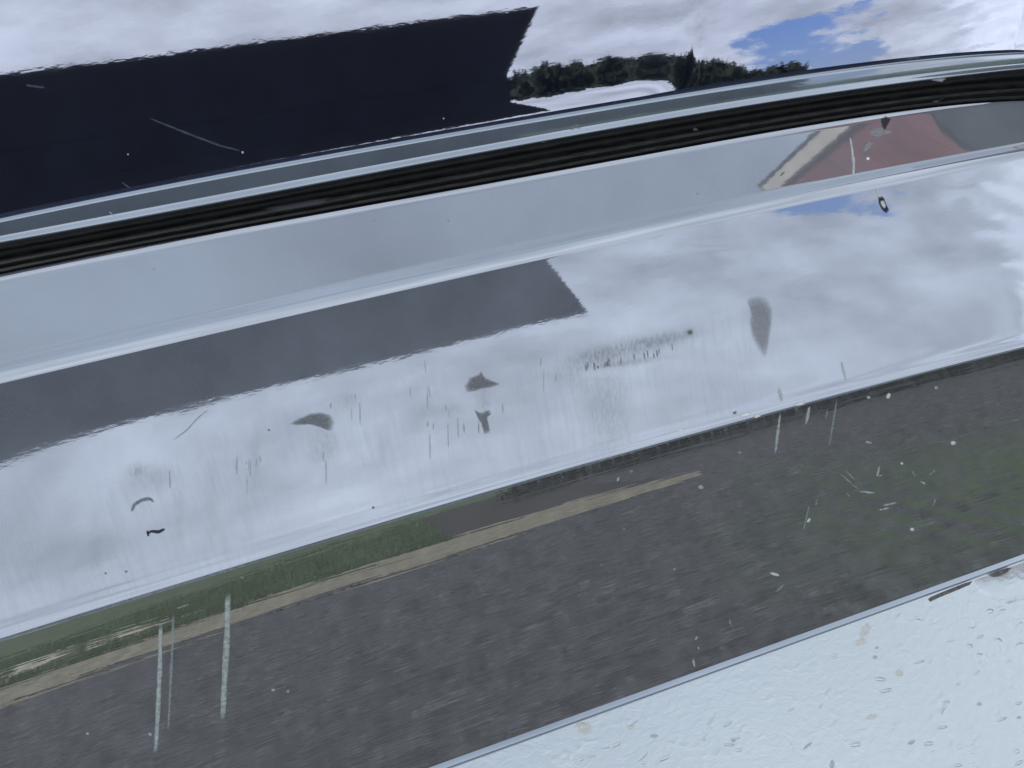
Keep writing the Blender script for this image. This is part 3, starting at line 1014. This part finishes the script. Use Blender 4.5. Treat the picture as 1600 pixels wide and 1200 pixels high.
prism('wall', [(ya, 0), (ye, 0), (ye, roof_z(ye)), (yb, ZB), (ya, ZB)], SX + 0.02, SX + 4, greym, shed)
nb = 7
for k in range(nb):
    y0, y1 = ya + (yb - ya) * k / nb, ya + (yb - ya) * (k + 1) / nb - 0.002
    prism('board', [(y0, ZB + 0.002), (y1, ZB + 0.002), (y1, roof_z(y1)), (y0, roof_z(y0))], SX, SX + 0.022, redm, shed)
prism('bargeboard', [(ya - 0.03, za + 0.09), (ye, roof_z(ye) + 0.06), (ye, roof_z(ye) - 0.03), (ya - 0.03, za - 0.0)], SX - 0.03, SX - 0.003, palem, shed)
prism('roof', [(ya - 0.06, za + 0.17), (ye + 0.1, roof_z(ye + 0.1) + 0.10), (ye + 0.1, roof_z(ye + 0.1) + 0.05), (ya - 0.06, za + 0.105)], SX + 0.0, SX + 4, roofm, shed)

# trees along the far edge of the field
bark = simple('bark', (0.06, 0.045, 0.035), 0.9)
def leaf_mat(i, c):
    return simple('foliage_%d' % i, c, 0.8, 0.45, 0.8)
LM = [leaf_mat(0, (0.022, 0.034, 0.014)), leaf_mat(1, (0.027, 0.040, 0.016))]
NAMES = ['broad round-topped tree right beside the dark house', 'second tree along the far hedge line from the house', 'third tree along the far hedge line from the house',
         'fourth tree along the far hedge line from the house', 'fifth tree along the far hedge line from the house', 'sixth tree along the far hedge line from the house',
         'seventh tree along the far hedge line from the house', 'low eighth tree along the far hedge line', 'lowest bush ending the far hedge line']
for i, (az, el) in enumerate(zip([17.5, 20, 22.4, 24.8, 27.0, 29.2, 31.2, 33.2, 34.9], [5.9, 6.0, 5.9, 5.7, 5.2, 4.6, 4.0, 3.3, 2.6])):
    dist = 60 + (i % 3) * 2.5
    bx, by = 0.3 + dist * math.sin(D2R(az)), -dist * math.cos(D2R(az))
    H = 0.75 + dist * math.tan(D2R(el))
    t_ = empty('tree', (bx, by, 0.0))
    tag(t_, NAMES[i], 'tree', 'trees on the far edge of the field')
    seg = 8
    V, F = [], []
    for j in range(6):
        u = j / 5
        for k in range(seg):
            a = 2 * math.pi * k / seg
            r = 0.28 * (1 - 0.75 * u)
            V.append((r * math.cos(a) + 0.1 * math.sin(u * 4), r * math.sin(a), H * 0.75 * u))
    for j in range(5):
        for k in range(seg):
            F.append((j * seg + k, j * seg + (k + 1) % seg, (j + 1) * seg + (k + 1) % seg, (j + 1) * seg + k))
    new_obj('trunk', V, F, bark, t_)
    V, F = [], []
    clumps = [(rng.normal(0, 1.3), rng.normal(0, 0.9), H * rng.uniform(0.10, 0.84), rng.uniform(0.8, 1.3)) for _ in range(44)]
    for cx, cy, cz, cr in clumps:
        for _ in range(70):
            d = rng.normal(size=3)
            d /= np.linalg.norm(d)
            p = np.array([cx, cy, cz]) + d * cr * rng.uniform(0.5, 1.0) * np.array([1, 1, 0.7])
            p[2] = min(max(p[2], 0.05), H)
            a, b = rng.normal(size=3), rng.normal(size=3)
            a = a / np.linalg.norm(a) * 0.28
            b = b / np.linalg.norm(b) * 0.28
            n0 = len(V)
            V += [p - a - b, p + a - b, p + a + b, p - a + b]
            F.append((n0, n0 + 1, n0 + 2, n0 + 3))
    new_obj('crown', V, F, LM[i % 2], t_, smooth=False)

# low dark hedge beyond the entrance
hedge = empty('hedge', (3.6, -4.6, 0.0))
tag(hedge, 'low dark clipped hedge across the far side of the tarmac', 'hedge')
V, F = [], []
for _ in range(9000):
    u = rng.random()
    p = np.array([-2.6 + 6.2 * u + rng.normal(0, 0.05), 0.9 * (u - 0.4) + rng.normal(0, 0.16), rng.uniform(0.02, 0.55 + 0.06 * math.sin(u * 23))])
    a, b = rng.normal(size=3), rng.normal(size=3)
    a = a / np.linalg.norm(a) * 0.022
    b = b / np.linalg.norm(b) * 0.022
    n0 = len(V)
    V += [p - a - b, p + a - b, p + a + b, p - a + b]
    F.append((n0, n0 + 1, n0 + 2, n0 + 3))
new_obj('crown', V, F, LM[0], hedge, smooth=False)
V, F = [], []
for k in range(14):
    x, y = -2.5 + 6.0 * k / 13, 0.9 * (k / 13 - 0.4)
    v_, f_ = box(x - 0.02, x + 0.02, y - 0.02, y + 0.02, 0.0, 0.4)
    n0 = len(V)
    V += v_
    F += [tuple(i + n0 for i in q) for q in f_]
new_obj('stem', V, F, bark, hedge, smooth=False)

# grass on the lawn (one mass of blades) and pale rocks at its edge
def grass(n, x0, x1, y0, y1):
    V, F = [], []
    for _ in range(n):
        x = rng.uniform(x0, x1)
        y = y1 - (y1 - y0) * rng.random() ** 1.6
        if y > ROAD_EDGE - 0.70 + wob(x, 1.1, 0.05) + rng.normal(0, 0.03):
            continue
        h = rng.uniform(0.03, 0.085)
        a = rng.uniform(0, 6.28)
        w = 0.004
        dx, dy = math.cos(a) * w, math.sin(a) * w
        lx, ly = rng.normal(0, 0.025, 2)
        n0 = len(V)
        V += [(x - dx, y - dy, 0), (x + dx, y + dy, 0), (x + lx, y + ly, h)]
        F.append((n0, n0 + 1, n0 + 2))
    o = new_obj('grass', V, F, simple('grass_blades', (0.11, 0.17, 0.055), 0.7, 0.5, 3.0), smooth=False)
    o['kind'] = 'stuff'
    tag(o, 'short green grass on the lawn edge mirrored in the lower chrome', 'grass')
grass(60000, -4.0, 0.35, -5.5, -2.85)
rockm = simple('pale_rock', (0.42, 0.38, 0.30), 0.9, 0.25, 20, 0.01)
import bmesh
ROCKS = ((-2.05, -3.30, 0.13, 'large pale rock with a broad flat top in the grass'), (-1.80, -3.42, 0.09, 'mid-sized rock wedged beside the large pale rock'),
         (-1.62, -3.30, 0.11, 'rounded tan rock between the large rock and the gravelly ones'), (-1.42, -3.45, 0.08, 'small squat rock behind the rounded tan rock'),
         (-1.22, -3.42, 0.09, 'last big rock of the row towards the planting bed'), (-2.0, -3.05, 0.06, 'small loose stone in front of the large pale rock'),
         (-1.75, -3.08, 0.05, 'smallest loose stone in front of the rounded tan rock'), (-1.02, -3.50, 0.05, 'lone pebble-sized stone beyond the end of the rock row'))
for i, (x, y, r, lab) in enumerate(ROCKS):
    bm = bmesh.new()
    bmesh.ops.create_icosphere(bm, subdivisions=3, radius=r)
    for vv in bm.verts:
        k = 1 + 0.35 * (math.sin(vv.co.x * 40 + i) * math.sin(vv.co.y * 33 + i * 2)) + 0.12 * math.sin(vv.co.z * 70 + i)
        vv.co = Vector((vv.co.x * k * 1.3, vv.co.y * k, vv.co.z * k * 0.55 + r * 0.3))
    me = bpy.data.meshes.new('rock')
    bm.to_mesh(me)
    bm.free()
    me.materials.append(rockm)
    o = bpy.data.objects.new('rock', me)
    o.location = (x, y, 0.0)
    col.objects.link(o)
    tag(o, lab, 'rock', 'rocks along the lawn edge')
